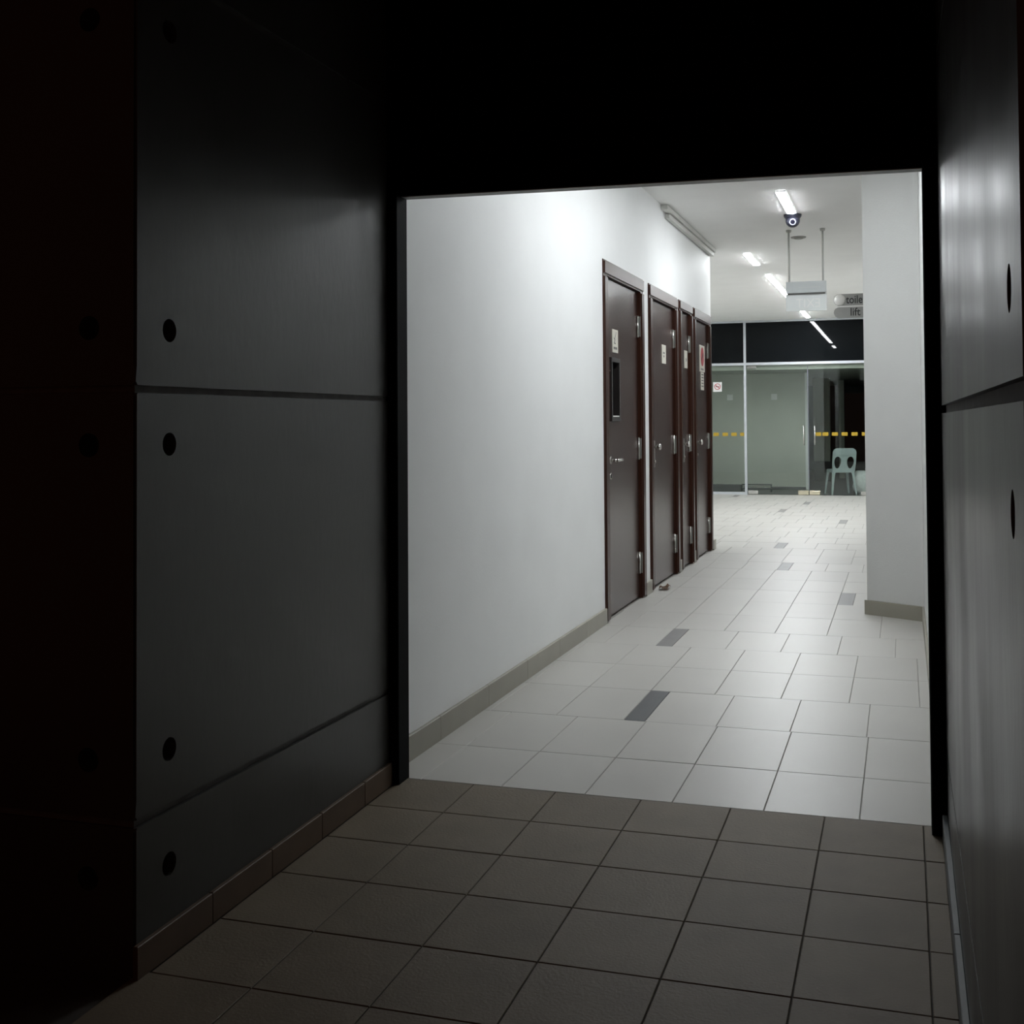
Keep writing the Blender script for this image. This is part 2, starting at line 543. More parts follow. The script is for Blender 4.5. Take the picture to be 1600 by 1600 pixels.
LX, LY0, LY1 = -1.78, 2.48, 3.985      # side face and corner of the concrete wall by the ramp
left_bands = [(-0.10, 0.322), (0.341, 1.378), (1.397, 2.452), (2.472, 3.30)]
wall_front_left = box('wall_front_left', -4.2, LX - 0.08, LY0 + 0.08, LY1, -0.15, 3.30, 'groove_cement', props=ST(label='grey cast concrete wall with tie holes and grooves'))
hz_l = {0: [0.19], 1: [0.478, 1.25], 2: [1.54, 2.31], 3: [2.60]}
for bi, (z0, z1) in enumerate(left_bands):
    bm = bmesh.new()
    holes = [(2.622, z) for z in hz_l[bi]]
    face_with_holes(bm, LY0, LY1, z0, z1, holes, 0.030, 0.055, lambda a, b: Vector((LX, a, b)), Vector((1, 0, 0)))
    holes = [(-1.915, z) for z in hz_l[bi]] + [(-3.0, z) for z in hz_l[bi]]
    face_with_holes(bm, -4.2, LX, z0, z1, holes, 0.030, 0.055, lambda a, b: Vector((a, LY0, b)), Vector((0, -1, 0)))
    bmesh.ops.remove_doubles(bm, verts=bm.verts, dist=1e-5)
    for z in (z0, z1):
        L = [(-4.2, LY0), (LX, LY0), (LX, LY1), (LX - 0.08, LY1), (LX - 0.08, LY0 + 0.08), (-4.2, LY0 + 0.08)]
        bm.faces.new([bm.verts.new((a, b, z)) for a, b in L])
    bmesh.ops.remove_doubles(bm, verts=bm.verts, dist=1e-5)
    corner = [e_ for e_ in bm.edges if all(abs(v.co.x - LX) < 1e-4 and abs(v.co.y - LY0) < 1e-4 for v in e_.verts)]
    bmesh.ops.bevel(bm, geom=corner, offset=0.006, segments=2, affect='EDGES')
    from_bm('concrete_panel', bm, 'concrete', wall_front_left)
for (z0, z1) in zip([b[1] for b in left_bands[:-1]], [b[0] for b in left_bands[1:]]):
    prism('joint_strip', [(-4.2, LY0 + 0.010), (LX - 0.010, LY0 + 0.010), (LX - 0.010, LY1), (LX - 0.08, LY1), (LX - 0.08, LY0 + 0.08), (-4.2, LY0 + 0.08)], 'Z', z0, z1, 'groove_cement', wall_front_left)
bf = skirt_run('baseboard_front_left', LY0 - 0.01, LY1 - 0.01, lambda y: LX, 0.014, 0.080, 'skirting_terracotta', 0.315, z_of=ramp_z, first=2.80, joint=0.004, label='terracotta coloured skirting tiles under the concrete wall')

RX, RY0, RY1 = 0.116, 1.30, 3.985
right_bands = [(-0.10, 0.262), (0.276, 1.318), (1.343, 2.40), (2.42, 3.30)]
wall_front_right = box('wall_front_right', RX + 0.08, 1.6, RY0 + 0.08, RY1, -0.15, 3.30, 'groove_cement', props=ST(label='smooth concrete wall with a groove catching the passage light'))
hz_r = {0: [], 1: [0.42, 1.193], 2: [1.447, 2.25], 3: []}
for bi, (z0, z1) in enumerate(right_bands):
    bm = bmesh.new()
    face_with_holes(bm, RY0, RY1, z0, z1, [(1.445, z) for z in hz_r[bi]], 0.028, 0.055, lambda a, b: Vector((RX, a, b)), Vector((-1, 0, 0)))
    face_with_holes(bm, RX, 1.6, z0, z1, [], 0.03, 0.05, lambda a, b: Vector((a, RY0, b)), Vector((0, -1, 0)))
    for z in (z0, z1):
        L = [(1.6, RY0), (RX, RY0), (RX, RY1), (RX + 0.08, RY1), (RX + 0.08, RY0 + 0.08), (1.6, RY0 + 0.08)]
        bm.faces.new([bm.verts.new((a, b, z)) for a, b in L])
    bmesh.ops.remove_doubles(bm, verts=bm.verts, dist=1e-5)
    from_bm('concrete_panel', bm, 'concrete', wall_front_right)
for (z0, z1) in zip([b[1] for b in right_bands[:-1]], [b[0] for b in right_bands[1:]]):
    prism('joint_strip', [(1.6, RY0 + 0.014), (RX + 0.014, RY0 + 0.014), (RX + 0.014, RY1), (RX + 0.08, RY1), (RX + 0.08, RY0 + 0.08), (1.6, RY0 + 0.08)], 'Z', z0, z1, 'groove_cement', wall_front_right)
skirt_run('baseboard_front_right', RY0, RY1 - 0.03, lambda y: RX, 0.016, 0.075, 'skirting_grey', 0.9, inward=-1, z_of=ramp_z, label='grey kerb strip at the foot of the concrete wall')

# ---- lintel over the shutter
box('wall_lintel', -2.3, 1.6, 4.0, 4.2, 2.95, 3.42, 'black_metal', props=ST(label='black lintel above the roller shutter'))

# ================================================================== ROLLER SHUTTER
shutter = empty('roller_shutter', (-0.84, 4.03, 0), thing('black slatted roller shutter raised over the passage opening', 'shutter'))
SX0, SX1 = -1.735, 0.069
def tilt_z(x, zl, zr):
    return zl + (zr - zl) * (x - SX0) / (SX1 - SX0)
bm = bmesh.new()
add_box(bm, SX0 - 0.03, SX1 + 0.03, 4.0, 4.062, 0, 0.055)
for v in bm.verts:
    v.co.z += tilt_z(v.co.x, 2.128, 2.104)
bmesh.ops.bevel(bm, geom=list(bm.edges), offset=0.003, segments=1, affect='EDGES')
from_bm('bottom_bar', bm, 'black_metal', shutter)
bm = bmesh.new()
add_box(bm, SX0, SX1, 4.004, 4.058, 0, 0.004)
for v in bm.verts:
    v.co.z += tilt_z(v.co.x, 2.1255, 2.1015)
from_bm('wear_strip', bm, 'worn_metal', shutter)
prof = [(4.038, 0.0), (4.02, 0.008), (4.012, 0.025), (4.012, 0.05), (4.02, 0.067), (4.038, 0.075), (4.042, 0.075), (4.042, 0.0)]
slat_me = None
for k in range(11):
    if slat_me is None:
        bm = bmesh.new()
        A = [bm.verts.new((SX0 - 0.03 + 0.84, y - 4.03, z + tilt_z(SX0 - 0.03, 2.184, 2.160))) for y, z in prof]
        B = [bm.verts.new((SX1 + 0.03 + 0.84, y - 4.03, z + tilt_z(SX1 + 0.03, 2.184, 2.160))) for y, z in prof]
        for i in range(len(prof)):
            j = (i + 1) % len(prof)
            bm.faces.new((A[i], A[j], B[j], B[i]))
        bm.faces.new(A); bm.faces.new(list(reversed(B)))
        bmesh.ops.recalc_face_normals(bm, faces=bm.faces)
        slat_me = bpy.data.meshes.new('slat'); bm.to_mesh(slat_me); bm.free()
        slat_me.materials.append(MATS['black_metal'])
    o = bpy.data.objects.new('slat', slat_me)
    col.objects.link(o); o.parent = shutter; o.location = (0, 0, 0.0748 * k)
def guide(name, outline):
    return prism(name, outline, 'Z', -0.015, 2.95, 'black_metal', shutter)
guide('guide_rail', [(-1.90, 3.985), (-1.790, 3.985), (-1.785, 3.975), (-1.746, 3.975), (-1.742, 3.980), (-1.742, 4.07), (-1.90, 4.07)])
guide('guide_rail', [(0.20, 3.985), (0.115, 3.985), (0.110, 3.975), (0.073, 3.975), (0.069, 3.980), (0.069, 4.07), (0.20, 4.07)])

# ================================================================== DOORS IN THE PASSAGE
FX = -1.825                   # face of the frames
LEAF = -1.862                 # face of the leaves
def door(n, y0, y1, label):
    root = empty('door_%d' % n, (wall_x((y0 + y1) / 2), (y0 + y1) / 2, 0), ST(label=label))
    back = LEAF - 0.13
    fw = FW if y1 - y0 > 0.8 else 0.085
    # frame: two jambs and a head, each with a rounded outer edge
    def bar(nm, a, b, z0, z1):
        bm = bmesh.new()
        add_box(bm, back, FX, a, b, z0, z1)
        ed = [e_ for e_ in bm.edges if all(abs(v.co.x - FX) < 1e-5 for v in e_.verts)]
        bmesh.ops.bevel(bm, geom=ed, offset=0.012, segments=3, affect='EDGES')
        return from_bm(nm, bm, 'door_frame_wood', root)
    bar('frame_jamb', y0, y0 + fw, 0.004, D_TOP - fw)
    bar('frame_jamb', y1 - fw, y1, 0.004, D_TOP - fw)
    bar('frame_head', y0, y1, D_TOP - fw, D_TOP)
    box('door_stop', LEAF - 0.075, LEAF - 0.045, y0 + fw, y1 - fw, 0.01, D_TOP - fw, 'dark_void', root)
    a, b = y0 + fw + 0.004, y1 - fw - 0.004
    z0, z1 = 0.014, D_TOP - fw - 0.006
    return root, a, b, z0, z1

def leaf_plain(root, a, b, z0, z1):
    return box('door_leaf', LEAF - 0.04, LEAF, a, b, z0, z1, 'door_laminate', root, bevel=0.0025, seg=1)

def hinges(root, y1, fw=FW):
    for z in (2.00, 1.10, 0.26):
        h = box('hinge', LEAF + 0.001, LEAF + 0.026, y1 - fw - 0.006, y1 - fw - 0.0005, z - 0.075, z + 0.075, 'hinge_metal', root)
        cyl('hinge_pin', (LEAF + 0.006, y1 - fw - 0.010, z - 0.08), (LEAF + 0.006, y1 - fw - 0.010, z + 0.08), 0.007, 'steel', h, seg=10)

def lever(root, y, z, length, keyhole=0.105):
    s = cyl('handle_rose', (LEAF, y, z), (LEAF + 0.010, y, z), 0.026, 'steel', root)
    cyl('handle_neck', (LEAF + 0.008, y, z), (LEAF + 0.058, y, z), 0.010, 'steel', s, seg=14)
    bm = bmesh.new()
    bmesh.ops.create_cone(bm, cap_ends=True, segments=14, radius1=0.011, radius2=0.009, depth=length)
    bmesh.ops.transform(bm, verts=bm.verts, matrix=Matrix.Translation((LEAF + 0.056, y - 0.01 + length / 2, z)) @ Matrix.Rotation(-math.pi / 2, 4, 'X'))
    from_bm('handle_lever', bm, 'steel', s, smooth=True)
    k = cyl('key_rose', (LEAF, y, z - keyhole), (LEAF + 0.009, y, z - keyhole), 0.024, 'steel', root)
    box('key_slot', LEAF + 0.009, LEAF + 0.012, y - 0.004, y + 0.004, z - keyhole - 0.012, z - keyhole + 0.012, 'print_black', k)

def knob_set(root, y, z):
    e_ = box('escutcheon', LEAF + 0.0005, LEAF + 0.006, y - 0.022, y + 0.022, z - 0.16, z + 0.05, 'hinge_metal', root, bevel=0.003, seg=1)
    bm = bmesh.new()
    prof_ = [(0.010, 0.004), (0.010, 0.022), (0.020, 0.030), (0.026, 0.042), (0.024, 0.054), (0.012, 0.060)]
    n_ = 18
    rings_ = [[bm.verts.new((LEAF + h, y + r * math.cos(2 * math.pi * k / n_), z + r * math.sin(2 * math.pi * k / n_))) for k in range(n_)] for r, h in prof_]
    for A, B in zip(rings_, rings_[1:]):
        for k in range(n_):
            bm.faces.new((A[k], A[(k + 1) % n_], B[(k + 1) % n_], B[k]))
    bm.faces.new(rings_[0]); bm.faces.new(rings_[-1])
    from_bm('door_knob', bm, 'steel', e_, smooth=True)
    cyl('key_cylinder', (LEAF + 0.005, y, z - 0.115), (LEAF + 0.016, y, z - 0.115), 0.013, 'steel', e_, seg=14)

def plate(root, y0, y1, z0, z1, m, th=0.005):
    return box('sign_plate', LEAF + 0.0005, LEAF + th, y0, y1, z0, z1, m, root, bevel=0.0015, seg=1)

def stroke(parent, p, q, w, m='print_black', x=None):
    """a flat printed stroke on a door plate between two (y, z) points"""
    x = (LEAF + 0.0055) if x is None else x
    P, Q = Vector((0, *p)), Vector((0, *q))
    d = (Q - P).normalized(); nn = Vector((0, -d.z, d.y)) * (w / 2)
    bm = bmesh.new()
    a = [P + nn, P - nn, Q - nn, Q + nn]
    lo = [bm.verts.new((x - 0.001, v.y, v.z)) for v in a]; hi = [bm.verts.new((x, v.y, v.z)) for v in a]
    bm.faces.new(lo); bm.faces.new(hi)
    for k in range(4):
        bm.faces.new((lo[k], lo[(k + 1) % 4], hi[(k + 1) % 4], hi[k]))
    return from_bm('printed_mark', bm, m, parent)

# door 1: vision panel and pictogram
root, a, b, z0, z1 = door(1, *doors[0], 'dark brown door with narrow vision panel and lever handle')
wy0, wy1, wz0, wz1 = 7.805, 8.023, 1.319, 1.714
leaf = prism('door_leaf', [(a, z0), (b, z0), (b, z1), (a, z1)], 'X', LEAF - 0.04, LEAF, 'door_laminate', root,
             holes=[[(wy0, wz0), (wy1, wz0), (wy1, wz1), (wy0, wz1)]])
vf = prism('vision_frame', [(wy0 - 0.018, wz0 - 0.018), (wy1 + 0.018, wz0 - 0.018), (wy1 + 0.018, wz1 + 0.018), (wy0 - 0.018, wz1 + 0.018)], 'X', LEAF - 0.03, LEAF + 0.012, 'dark_void', root,
      holes=[[(wy0 + 0.012, wz0 + 0.012), (wy1 - 0.012, wz0 + 0.012), (wy1 - 0.012, wz1 - 0.012), (wy0 + 0.012, wz1 - 0.012)]])
box('vision_pane', LEAF - 0.034, LEAF - 0.028, wy0 + 0.005, wy1 - 0.005, wz0 + 0.005, wz1 - 0.005, 'dark_glass', vf)
box('vision_sill', LEAF - 0.027, LEAF + 0.010, wy0 + 0.013, wy1 - 0.013, wz0 + 0.0125, wz0 + 0.020, 'plate_white', vf)
p = plate(root, 7.847, 8.012, 1.768, 1.926, 'plate_cream')
stroke(p, (7.955, 1.910), (7.919, 1.869), 0.006)
stroke(p, (7.891, 1.867), (7.919, 1.857), 0.010)
stroke(p, (7.919, 1.857), (7.895, 1.833), 0.009)
stroke(p, (7.895, 1.833), (7.933, 1.830), 0.008)
for i, (yy, ww) in enumerate([(7.888, 0.018), (7.916, 0.016), (7.943, 0.018), (7.970, 0.014)]):
    stroke(p, (yy, 1.807), (yy, 1.790), ww)
hinges(root, doors[0][1])
lever(root, 7.759, 1.041, 0.14)

# door 2
root, a, b, z0, z1 = door(2, *doors[1], 'glossy brown door with cream plate and scrap at its foot')
leaf_plain(root, a, b, z0, z1)
p = plate(root, 9.585, 9.755, 1.771, 1.926, 'plate_cream')
for i, yy in enumerate((9.636, 9.667, 9.698)):
    stroke(p, (yy, 1.866), (yy, 1.851), 0.018)
stroke(p, (9.667, 1.840), (9.667, 1.823), 0.03)
hinges(root, doors[1][1])
knob_set(root, 9.233, 1.098)

# door 3 (narrow)
root, a, b, z0, z1 = door(3, *doors[2], 'narrow brown door with small cream plate')
leaf_plain(root, a, b, z0, z1)
p = plate(root, 10.640, 10.790, 1.776, 1.936, 'plate_cream')
stroke(p, (10.712, 1.869), (10.712, 1.833), 0.016)
stroke(p, (10.733, 1.864), (10.733, 1.843), 0.012)
hinges(root, doors[2][1], 0.085)
knob_set(root, 10.567, 1.093)

# door 4: prohibition sign and a notice under it
root, a, b, z0, z1 = door(4, *doors[3], 'far brown door carrying a red round warning sign')
leaf_plain(root, a, b, z0, z1)
p = plate(root, 11.483, 11.778, 1.778, 2.037, 'plate_cream')
bm = bmesh.new()
bmesh.ops.create_cone(bm, cap_ends=True, segments=32, radius1=0.092, radius2=0.092, depth=0.0016)
bmesh.ops.transform(bm, verts=bm.verts, matrix=Matrix.Translation((LEAF + 0.006, 11.631, 1.926)) @ Matrix.Rotation(math.pi / 2, 4, 'Y'))
d_ = from_bm('red_disc', bm, 'print_red', p)
stroke(d_, (11.586, 1.895), (11.674, 1.957), 0.022, 'print_black', LEAF + 0.0078)
for i, yy in enumerate((11.571, 11.612, 11.654, 11.690)):
    stroke(p, (yy, 1.812), (yy, 1.794), 0.024)
p = plate(root, 11.545, 11.726, 1.600, 1.774, 'plate_cream')
for r_ in range(5):
    stroke(p, (11.571, 1.750 - 0.028 * r_), (11.700, 1.750 - 0.028 * r_), 0.009)
hinges(root, doors[3][1])
knob_set(root, 11.281, 1.098)

# scrap lying at the foot of door 2
bm = bmesh.new()
rs = random.Random(3)
pts = [[bm.verts.new((-1.80 + 0.016 * i + rs.uniform(-.004, .004), 9.07 + 0.035 * j + rs.uniform(-.01, .01), 0.004 + max(0, 0.022 * math.sin(i * 1.4 + j * 0.9)) + rs.uniform(0, .012))) for i in range(5)] for j in range(6)]
for j in range(5):
    for i in range(4):
        bm.faces.new((pts[j][i], pts[j][i + 1], pts[j + 1][i + 1], pts[j + 1][i]))
r_ = bmesh.ops.solidify(bm, geom=list(bm.faces), thickness=0.002)
from_bm('crumpled_scrap', bm, 'scrap_brown', props=thing('crumpled brown scrap lying at the foot of the second door', 'scrap'))

# ================================================================== CABLE TRUNKING
trunk = empty('cable_trunking', (-1.85, 10.7, 2.98), thing('white stepped cable trunking along the top of the passage wall', 'trunking'))
box('trunking_cover', wall_x(9.5) + 0.004, -1.790, 9.53, WEND - 0.01, 3.016, CEIL - 0.006, 'trunking', trunk, bevel=0.002, seg=1)
box('lower_trunking', wall_x(9.5) + 0.004, -1.806, 9.70, WEND - 0.025, 2.974, 3.011, 'trunking', trunk, bevel=0.002, seg=1)

# ================================================================== CEILING LIGHTS
def ceiling_light(x, y0, y1, m, label, group='tube lights on the ceiling', w=0.034):
    root = empty('ceiling_light', (x, (y0 + y1) / 2, CEIL), thing(label, 'light', group))
    e = 0.005
    prism('lamp_housing', [(x - w - e, y0 - e), (x + w + e, y0 - e), (x + w + e, y1 + e), (x - w - e, y1 + e)], 'Z', CEIL - 0.014, CEIL - 0.001, 'lamp_body', root,
          holes=[[(x - w, y0), (x + w, y0), (x + w, y1), (x - w, y1)]])
    bm = bmesh.new()
    add_box(bm, x - w + 0.0005, x + w - 0.0005, y0 + 0.0005, y1 - 0.0005, CEIL - 0.0175, CEIL - 0.002)
    bmesh.ops.bevel(bm, geom=[e_ for e_ in bm.edges if abs(e_.verts[0].co.z - e_.verts[1].co.z) > 0.005], offset=0.018, segments=3, affect='EDGES')
    from_bm('diffuser', bm, m, root)
    return root
ceiling_light(-0.868, 9.26, 10.26, 'tube_passage', 'bright tube light on the ceiling before the dome camera')
ceiling_light(-0.800, 5.70, 7.55, 'tube_passage_long', 'tube light on the passage ceiling behind the shutter edge')
ceiling_light(-1.537, 12.62, 13.55, 'tube_hall', 'short bright tube light standing clear of the hanging exit sign')
ceiling_light(-1.518, 14.55, 16.10, 'tube_hall', 'bright tube light running up to the hanging exit sign')
ceiling_light(-1.518, 16.13, 17.70, 'tube_hall', 'tube light hidden behind the white panel of the exit sign')
ceiling_light(-1.512, 17.85, 19.30, 'tube_hall', 'tube light behind the lower part of the exit sign')
ceiling_light(-1.508, 19.33, 20.80, 'tube_hall', 'tube light under the exit sign nearest the glass front')
ceiling_light(0.10, 14.2, 15.4, 'tube_hall', 'tube light hidden behind the projecting grey wall')
ceiling_light(-4.6, 15.0, 16.2, 'tube_hall', 'tube light hidden behind the row of doors')
ceiling_light(0.9, 18.0, 19.2, 'tube_hall', 'tube light behind the grey wall near the glass front')

# ================================================================== DOME CAMERA
C = (-0.873, 10.40, CEIL)
cctv = empty('dome_camera', C, thing('dark dome security camera on the ceiling below the tube light', 'camera'))
lathe('camera_base', [(0.074, 0.0), (0.076, -0.008), (0.072, -0.020), (0.060, -0.036)], C, 'charcoal_plastic', cctv)
lathe('camera_dome', [(0.060, -0.034)] + [(0.060 * math.cos(t), -0.052 - 0.060 * math.sin(t)) for t in [i * math.pi / 2 / 8 for i in range(8)]], C, 'charcoal_plastic', cctv)
ld = (Vector((0, 0, CAM_H)) - Vector((C[0], C[1], CEIL - 0.06))).normalized()
lc = Vector((C[0], C[1], CEIL - 0.062))
rg = cyl('lens_ring', lc + ld * 0.050, lc + ld * 0.066, 0.031, 'lens_ring', cctv, r1=0.027, seg=24)
cyl('lens', lc + ld * 0.060, lc + ld * 0.0685, 0.019, 'lens_black', rg, seg=24)

# ================================================================== SMOKE DETECTOR
S = (-0.930, 11.70, CEIL)
sd = empty('smoke_detector', S, thing('flat round smoke detector on the ceiling between the sign rods', 'detector'))
lathe('detector_base', [(0.072, 0.0), (0.072, -0.006), (0.066, -0.010)], S, 'detector_plastic', sd)
lathe('detector_cap', [(0.045, -0.009), (0.044, -0.016), (0.036, -0.020)], S, 'detector_plastic', sd)

# ================================================================== EXIT SIGN
ex = empty('exit_sign', (-0.83, 11.25, 2.304), thing('white box exit sign hanging on two rods, seen from its back', 'sign'))
for x in (-0.982, -0.678):
    r_ = cyl('hanging_rod', (x, 11.25, 2.56), (x, 11.25, CEIL - 0.004), 0.009, 'rod_grey', ex, seg=12)
    cyl('ceiling_cup', (x, 11.25, CEIL - 0.022), (x, 11.25, CEIL - 0.001), 0.022, 'rod_grey', r_, r1=0.026, seg=16)
box('sign_housing', -1.010, -0.650, 11.215, 11.285, 2.470, 2.576, 'sign_box', ex, bevel=0.005)
box('housing_seam', -0.90, -0.70, 11.2135, 11.2155, 2.519, 2.522, 'rod_grey', ex)
box('panel_slot', -1.000, -0.660, 11.225, 11.275, 2.460, 2.470, 'groove_cement', ex)
pn = box('sign_panel', -1.014, -0.648, 11.243, 11.257, 2.304, 2.462, 'sign_acrylic', ex, bevel=0.002, seg=1)
text_mesh('lettering', 'EXIT', 0.118, 'sign_letter_pale', pn, (-0.700, 11.2425, 2.338), (-1, 0, 0), (0, 0, 1), depth=0.0008, sx=0.92)

# ================================================================== TOILET / LIFT SIGN
SY = 14.0
ts = empty('direction_sign', (-0.35, SY, 2.46), thing('grey two-board direction sign reading toilet and lift', 'sign'))
def rounded_board(nm, x0, x1, z0, z1, m, y0, y1):
    r = (z1 - z0) / 2
    pts = [(x1, z0), (x1, z1)] + [(x0 + r + r * math.cos(t), (z0 + z1) / 2 + r * math.sin(t)) for t in [math.pi / 2 + math.pi * k / 14 for k in range(15)]]
    return prism(nm, pts, 'Y', y0, y1, m, ts)
b1 = rounded_board('upper_board', -0.732, 0.22, 2.596, 2.730, 'sign_silver', SY, SY + 0.03)
b2 = rounded_board('lower_board', -0.730, 0.22, 2.456, 2.580, 'sign_silver', SY, SY + 0.03)
box('divider', -0.70, 0.22, SY + 0.002, SY + 0.028, 2.580, 2.596, 'sign_disc', ts)
bm = bmesh.new()
bmesh.ops.create_uvsphere(bm, u_segments=24, v_segments=14, radius=0.064)
bmesh.ops.scale(bm, verts=bm.verts, vec=(1, 0.35, 1))
bmesh.ops.translate(bm, verts=bm.verts, vec=(-0.664, SY, 2.663))
from_bm('round_boss', bm, 'sign_disc', b1, smooth=True)
text_mesh('lettering', 'toilet', 0.128, 'print_black', b1, (-0.594, SY - 0.0012, 2.622), (1, 0, 0), (0, 0, 1), depth=0.0008, sx=0.79, bold=0.0015)
text_mesh('lettering', 'lift', 0.125, 'print_black', b2, (-0.552, SY - 0.0012, 2.482), (1, 0, 0), (0, 0, 1), depth=0.0008, sx=0.88, bold=0.0015)
for x in (-0.06, 0.16):
    cyl('hanging_rod', (x, SY + 0.015, 2.72), (x, SY + 0.015, CEIL - 0.002), 0.01, 'rod_grey', ts, seg=12)

# ================================================================== GLASS FRONT
GY0, GY1 = GLASS_Y, GLASS_Y + 0.06
TZ = 2.295                     # transom height
MX = -2.635                    # mullion
# frame members
box('trim_1', -5.0, 3.0, GY0, GY1, CEIL - 0.035, CEIL, 'aluminium', props=ST(label='aluminium head frame of the glass front'))
tr = box('trim_2', -5.0, 3.0, GY0, GY1, TZ - 0.022, TZ + 0.022, 'aluminium', props=ST(label='aluminium transom rail across the glass front'))
for i, x in enumerate((MX, -0.49)):
    box('trim_%d' % (3 + i), x - 0.021, x + 0.021, GY0 - 0.004, GY1 + 0.004, 0.0, CEIL - 0.035, 'aluminium', props=ST(label='aluminium mullion beside the glass doors' if i == 0 else 'aluminium mullion past the grey wall'))
box('trim_5', -5.0, MX - 0.021, GY0, GY1, 0.0, 0.045, 'aluminium', props=ST(label='aluminium bottom rail under the fixed glass'))
def pane(name, x0, x1, z0, z1, m, label):
    return box(name, x0, x1, GY0 + 0.024, GY0 + 0.036, z0, z1, m, props=ST(label=label))
pane('window_1', -5.0, MX - 0.021, TZ + 0.022, CEIL - 0.035, 'dark_glass', 'small dark upper pane of the glass front')
pane('window_2', MX + 0.021, -0.511, TZ + 0.022, CEIL - 0.035, 'dark_glass', 'wide dark upper pane mirroring the tube lights')
pane('window_3', -0.469, 3.0, TZ + 0.022, CEIL - 0.035, 'dark_glass', 'dark upper pane past the grey wall')
w4 = pane('window_4', -5.0, MX - 0.021, 0.045, TZ - 0.022, 'clear_glass', 'fixed glass pane with no smoking sticker')
pane('window_5', -0.469, 3.0, 0.0, TZ - 0.022, 'clear_glass', 'fixed glass pane past the grey wall')
YF = GY0 + 0.0225
def marker(parent, x0, x1, z=1.058):
    box('safety_marker', x0, x1, YF - 0.001, YF + 0.001, z - 0.030, z + 0.030, 'yellow_tape', parent)
for x in (-3.155, -2.995, -2.84, -2.685):
    marker(w4, x - 0.048, x + 0.048)
# no smoking sticker
st = box('no_smoking_sticker', -3.20, -3.045, YF - 0.0015, YF + 0.001, 1.815, 1.985, 'plate_white', w4)
ring_o = circle(-3.122, 1.905, 0.056, 28); ring_i = circle(-3.122, 1.905, 0.045, 28)
prism('red_ring', ring_o, 'Y', YF - 0.003, YF - 0.0012, 'print_red', st, holes=[ring_i])
prism('red_bar', [(-3.165, 1.938), (-3.158, 1.946), (-3.079, 1.872), (-3.086, 1.864)], 'Y', YF - 0.0032, YF - 0.0012, 'print_red', st)
box('cigarette_mark', -3.155, -3.090, YF - 0.0026, YF - 0.0012, 1.898, 1.911, 'print_black', st)

def glass_door(n, x0, x1, handle_x, label, pivot_x):
    root = empty('door_%d' % n, ((x0 + x1) / 2, GY0 + 0.03, 0), ST(label=label))
    box('glass_leaf', x0, x1, GY0 + 0.024, GY0 + 0.036, 0.012, TZ - 0.03, 'clear_glass', root)
    # edge seen as a bright line
    h = cyl('pull_handle', (handle_x, GY0 - 0.035, 0.865), (handle_x, GY0 - 0.035, 1.205), 0.013, 'steel', root, seg=16)
    for z in (0.90, 1.17):
        cyl('handle_standoff', (handle_x, GY0 - 0.035, z), (handle_x, GY0 + 0.024, z), 0.008, 'steel', h, seg=10)
    return root
d5 = glass_door(5, MX + 0.026, -1.566, -1.637, 'frameless glass door beside the mullion', MX)
d6 = glass_door(6, -1.556, -0.515, -1.449, 'frameless glass door with yellow safety dashes', -0.49)
def patch(root, x0, x1, z0, z1, m='brass_steel'):
    box('patch_fitting', x0, x1, GY0 + 0.008, GY0 + 0.052, z0, z1, m, root, bevel=0.004, seg=1)
patch(d5, MX + 0.03, MX + 0.205, 0.008, 0.075, 'steel')
patch(d5, -1.745, -1.568, 0.008, 0.078)
patch(d6, -1.552, -1.375, 0.008, 0.078)
patch(d5, MX + 0.03, MX + 0.20, TZ - 0.085, TZ - 0.032, 'hinge_metal')
patch(d6, -0.70, -0.53, 0.008, 0.075, 'steel')
for x in (-1.395, -1.275, -1.115, -0.955, -0.79, -0.62):
    marker(d6, x - 0.050, x + 0.050)
box('edge_strip', -1.566, -1.556, GY0 + 0.022, GY0 + 0.038, 0.09, TZ - 0.05, 'lens_ring', d5)

# ================================================================== DIM ROOM BEHIND THE GLASS
box('floor_room', -5.0, 3.0, GLASS_Y + 0.2, 32.0, -0.12, 0.0, 'room_floor', props=ST(label='dark floor of the room behind the glass'))
box('ceiling_room', -5.0, 3.0, GLASS_Y + 0.1, 32.0, 2.19, 2.30, 'room_wall', props=ST(label='low ceiling of the room behind the glass'))
wb = box('wall_room_partition', -5.0, -1.74, 22.95, 23.07, 0.0, 2.19, 'room_wall', props=ST(label='pale partition behind the glass door'))
box('skirting', -5.0, -1.74, 22.93, 22.95, 0.0, 0.05, 'room_dark', wb)
box('partition_edge', -1.74, -1.69, 22.92, 23.10, 0.0, 2.19, 'white_paint', wb)
for x in (-3.14, -2.31):
    n_ = box('wall_notice', x - 0.055, x + 0.055, 22.944, 22.9495, 1.69, 1.80, 'plate_white', wb, bevel=0.002, seg=1)
box('wall_room_back', -5.0, 3.0, 32.0, 32.2, -0.1, 2.3, 'room_dark', props=ST(label='dark back wall of the room behind the glass'))
box('wall_room_side', -5.15, -5.0, GLASS_Y + 0.1, 32.0, -0.1, 2.3, 'room_dark', props=ST())
box('wall_room_side', 3.0, 3.15, GLASS_Y + 0.1, 32.0, -0.1, 2.3, 'room_dark', props=ST())
dw = box('wall_room_pier', -1.82, -1.48, 26.2, 26.5, 0.0, 2.19, 'room_wall', props=ST(label='dim grey pier deep in the room behind the glass'))
box('skirting', -1.83, -1.47, 26.18, 26.2, 0.0, 0.42, 'room_dark', dw)
pc = box('room_post', -1.36, -1.24, 27.5, 27.62, 0.0, 2.19, 'room_wall', bevel=0.01, props=thing('slim grey post standing in the dark room behind the chair', 'post'))
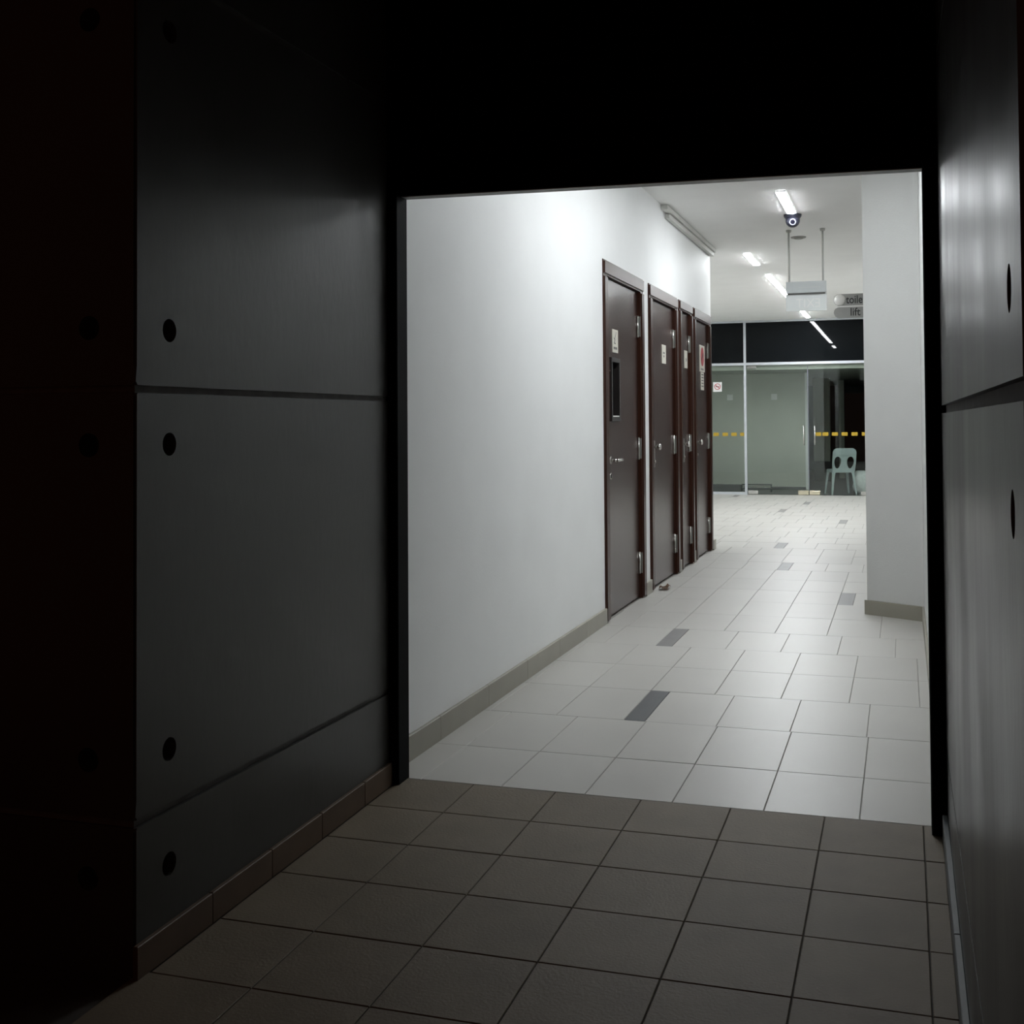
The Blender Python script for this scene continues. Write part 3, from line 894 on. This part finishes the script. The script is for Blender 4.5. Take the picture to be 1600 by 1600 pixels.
ra = empty('floor_rail', (-2.75, 22.0, 0), thing('low dark rail on the floor behind the fixed glass pane', 'rail'))
box('rail_block', -3.45, -2.82, 22.0, 22.14, 0.0, 0.13, 'room_dark', ra, bevel=0.01)
box('rail_bar', -2.82, -2.28, 22.04, 22.08, 0.118, 0.14, 'room_dark', ra)
box('rail_bar', -2.82, -2.28, 22.04, 22.08, 0.075, 0.088, 'steel', ra)
box('rail_post', -2.30, -2.28, 22.04, 22.08, 0.0, 0.12, 'room_dark', ra)

# ---- plastic chair, its back to the glass
CHX, CHY, CHR = -1.055, 21.66, math.radians(19)
ch = empty('plastic_chair', (CHX, CHY, 0), thing('pale blue plastic chair standing behind the glass door', 'chair'), rotz=CHR)
BASE['plastic_chair'] = Vector((0, 0, 0))
def chair_part(name, bm, smooth=False):
    bmesh.ops.recalc_face_normals(bm, faces=bm.faces)
    me = bpy.data.meshes.new(name); bm.to_mesh(me); bm.free()
    return finish(name, me, 'chair_plastic', ch, smooth)
# seat: shallow dished slab with rounded corners and a turned-down rim
def rrect(w, l, r, n=5):
    pts = []
    for cx_, cy_, a0 in ((w - r, l - r, 0), (-w + r, l - r, 90), (-w + r, -l + r, 180), (w - r, -l + r, 270)):
        for k in range(n + 1):
            t = math.radians(a0 + 90 * k / n)
            pts.append((cx_ + r * math.cos(t), cy_ + r * math.sin(t)))
    return pts
bm = bmesh.new()
rings = []
for (s, z) in ((0.99, 0.385), (1.0, 0.425), (0.97, 0.435), (0.80, 0.425), (0.5, 0.418)):
    rings.append([bm.verts.new((x * s, y * s, z)) for x, y in rrect(0.20, 0.20, 0.06)])
for A, B in zip(rings, rings[1:]):
    n = len(A)
    for k in range(n):
        bm.faces.new((A[k], A[(k + 1) % n], B[(k + 1) % n], B[k]))
bm.faces.new(rings[-1])
bm.faces.new([bm.verts.new((x * 0.985, y * 0.985, 0.385)) for x, y in rrect(0.20, 0.20, 0.06)])
chair_part('seat', bm)
# backrest: rounded panel with two oval openings, leaning back (towards -y)
outl = [(-0.195, 0.40), (0.195, 0.40), (0.205, 0.55), (0.205, 0.70)] + \
       [(0.125 + 0.08 * math.cos(t), 0.725 + 0.085 * math.sin(t)) for t in [math.pi / 2 * k / 6 for k in range(0, 7)]] + \
       [(-0.125 + 0.08 * math.cos(t), 0.725 + 0.085 * math.sin(t)) for t in [math.pi / 2 + math.pi / 2 * k / 6 for k in range(0, 7)]] + \
       [(-0.205, 0.70), (-0.205, 0.55)]
def oval(u):
    n = 20
    return [(u + (0.060 + 0.010 * math.sin(t)) * math.cos(t), 0.560 + 0.105 * math.sin(t)) for t in [2 * math.pi * k / n for k in range(n)]]
bk = prism('backrest', outl, 'Y', -0.012, 0.012, 'chair_plastic', ch, holes=[oval(-0.112), oval(0.112)],
           xform=lambda c: Vector((c.x, c.y - 0.185 - 0.22 * max(0, c.z - 0.42) + 0.35 * c.x * c.x * (-1 if c.z > 0.5 else -0.2), c.z)))
# legs: L-shaped tapering, splayed outward
for sx in (-1, 1):
    for sy in (-1, 1):
        bm = bmesh.new()
        secs = []
        for (t, wd) in ((0.0, 0.055), (0.15, 0.042), (0.5, 0.034), (1.0, 0.026)):
            z = 0.40 * (1 - t)
            cx_, cy_ = sx * (0.188 + 0.035 * t), sy * (0.188 + 0.045 * t)
            th = 0.010
            L = [(0, 0), (-wd, 0), (-wd, -th), (-th, -th), (-th, -wd), (0, -wd)]
            secs.append([bm.verts.new((cx_ + sx * a, cy_ + sy * b, z)) for a, b in L])
        for A, B in zip(secs, secs[1:]):
            for k in range(6):
                bm.faces.new((A[k], A[(k + 1) % 6], B[(k + 1) % 6], B[k]))
        bm.faces.new(secs[0]); bm.faces.new(secs[-1])
        chair_part('leg', bm)

# ---- white bundle beside the chair
bm = bmesh.new()
bmesh.ops.create_icosphere(bm, subdivisions=4, radius=1.0)
rs = random.Random(11)
ph = [(rs.uniform(2, 6), rs.uniform(2, 6), rs.uniform(2, 6), rs.uniform(0, 6)) for _ in range(7)]
for v in bm.verts:
    c = v.co.copy()
    for k in range(3):
        c[k] = math.copysign(abs(c[k]) ** 0.55, c[k])
    d = 1 + 0.035 * sum(math.sin(a * c.x + b * c.y + g * c.z + f) for a, b, g, f in ph) * 0.7
    v.co = Vector((c.x * 0.24 * d, c.y * 0.17 * d, max(-0.205, c.z * 0.205 * d)))
bmesh.ops.translate(bm, verts=bm.verts, vec=(-0.60, 21.80, 0.206))
bb = empty('plastic_bag', (-0.60, 21.80, 0), thing('stuffed white plastic bag on the floor beside the chair', 'bag'))
from_bm('bag_body', bm, 'bag_plastic', bb, smooth=True)
bm = bmesh.new()
n = 12
for k, (r, z) in enumerate(((0.05, 0.395), (0.022, 0.415), (0.045, 0.44))):
    ring = [bm.verts.new((-0.60 + r * math.cos(2 * math.pi * i / n) * (1 + 0.2 * math.sin(3 * i)), 21.80 + r * math.sin(2 * math.pi * i / n), z)) for i in range(n)]
    if k:
        for i in range(n):
            bm.faces.new((prev[i], prev[(i + 1) % n], ring[(i + 1) % n], ring[i]))
    prev = ring
bmesh.ops.solidify(bm, geom=list(bm.faces), thickness=0.003)
from_bm('bag_knot', bm, 'bag_plastic', bb, smooth=True)
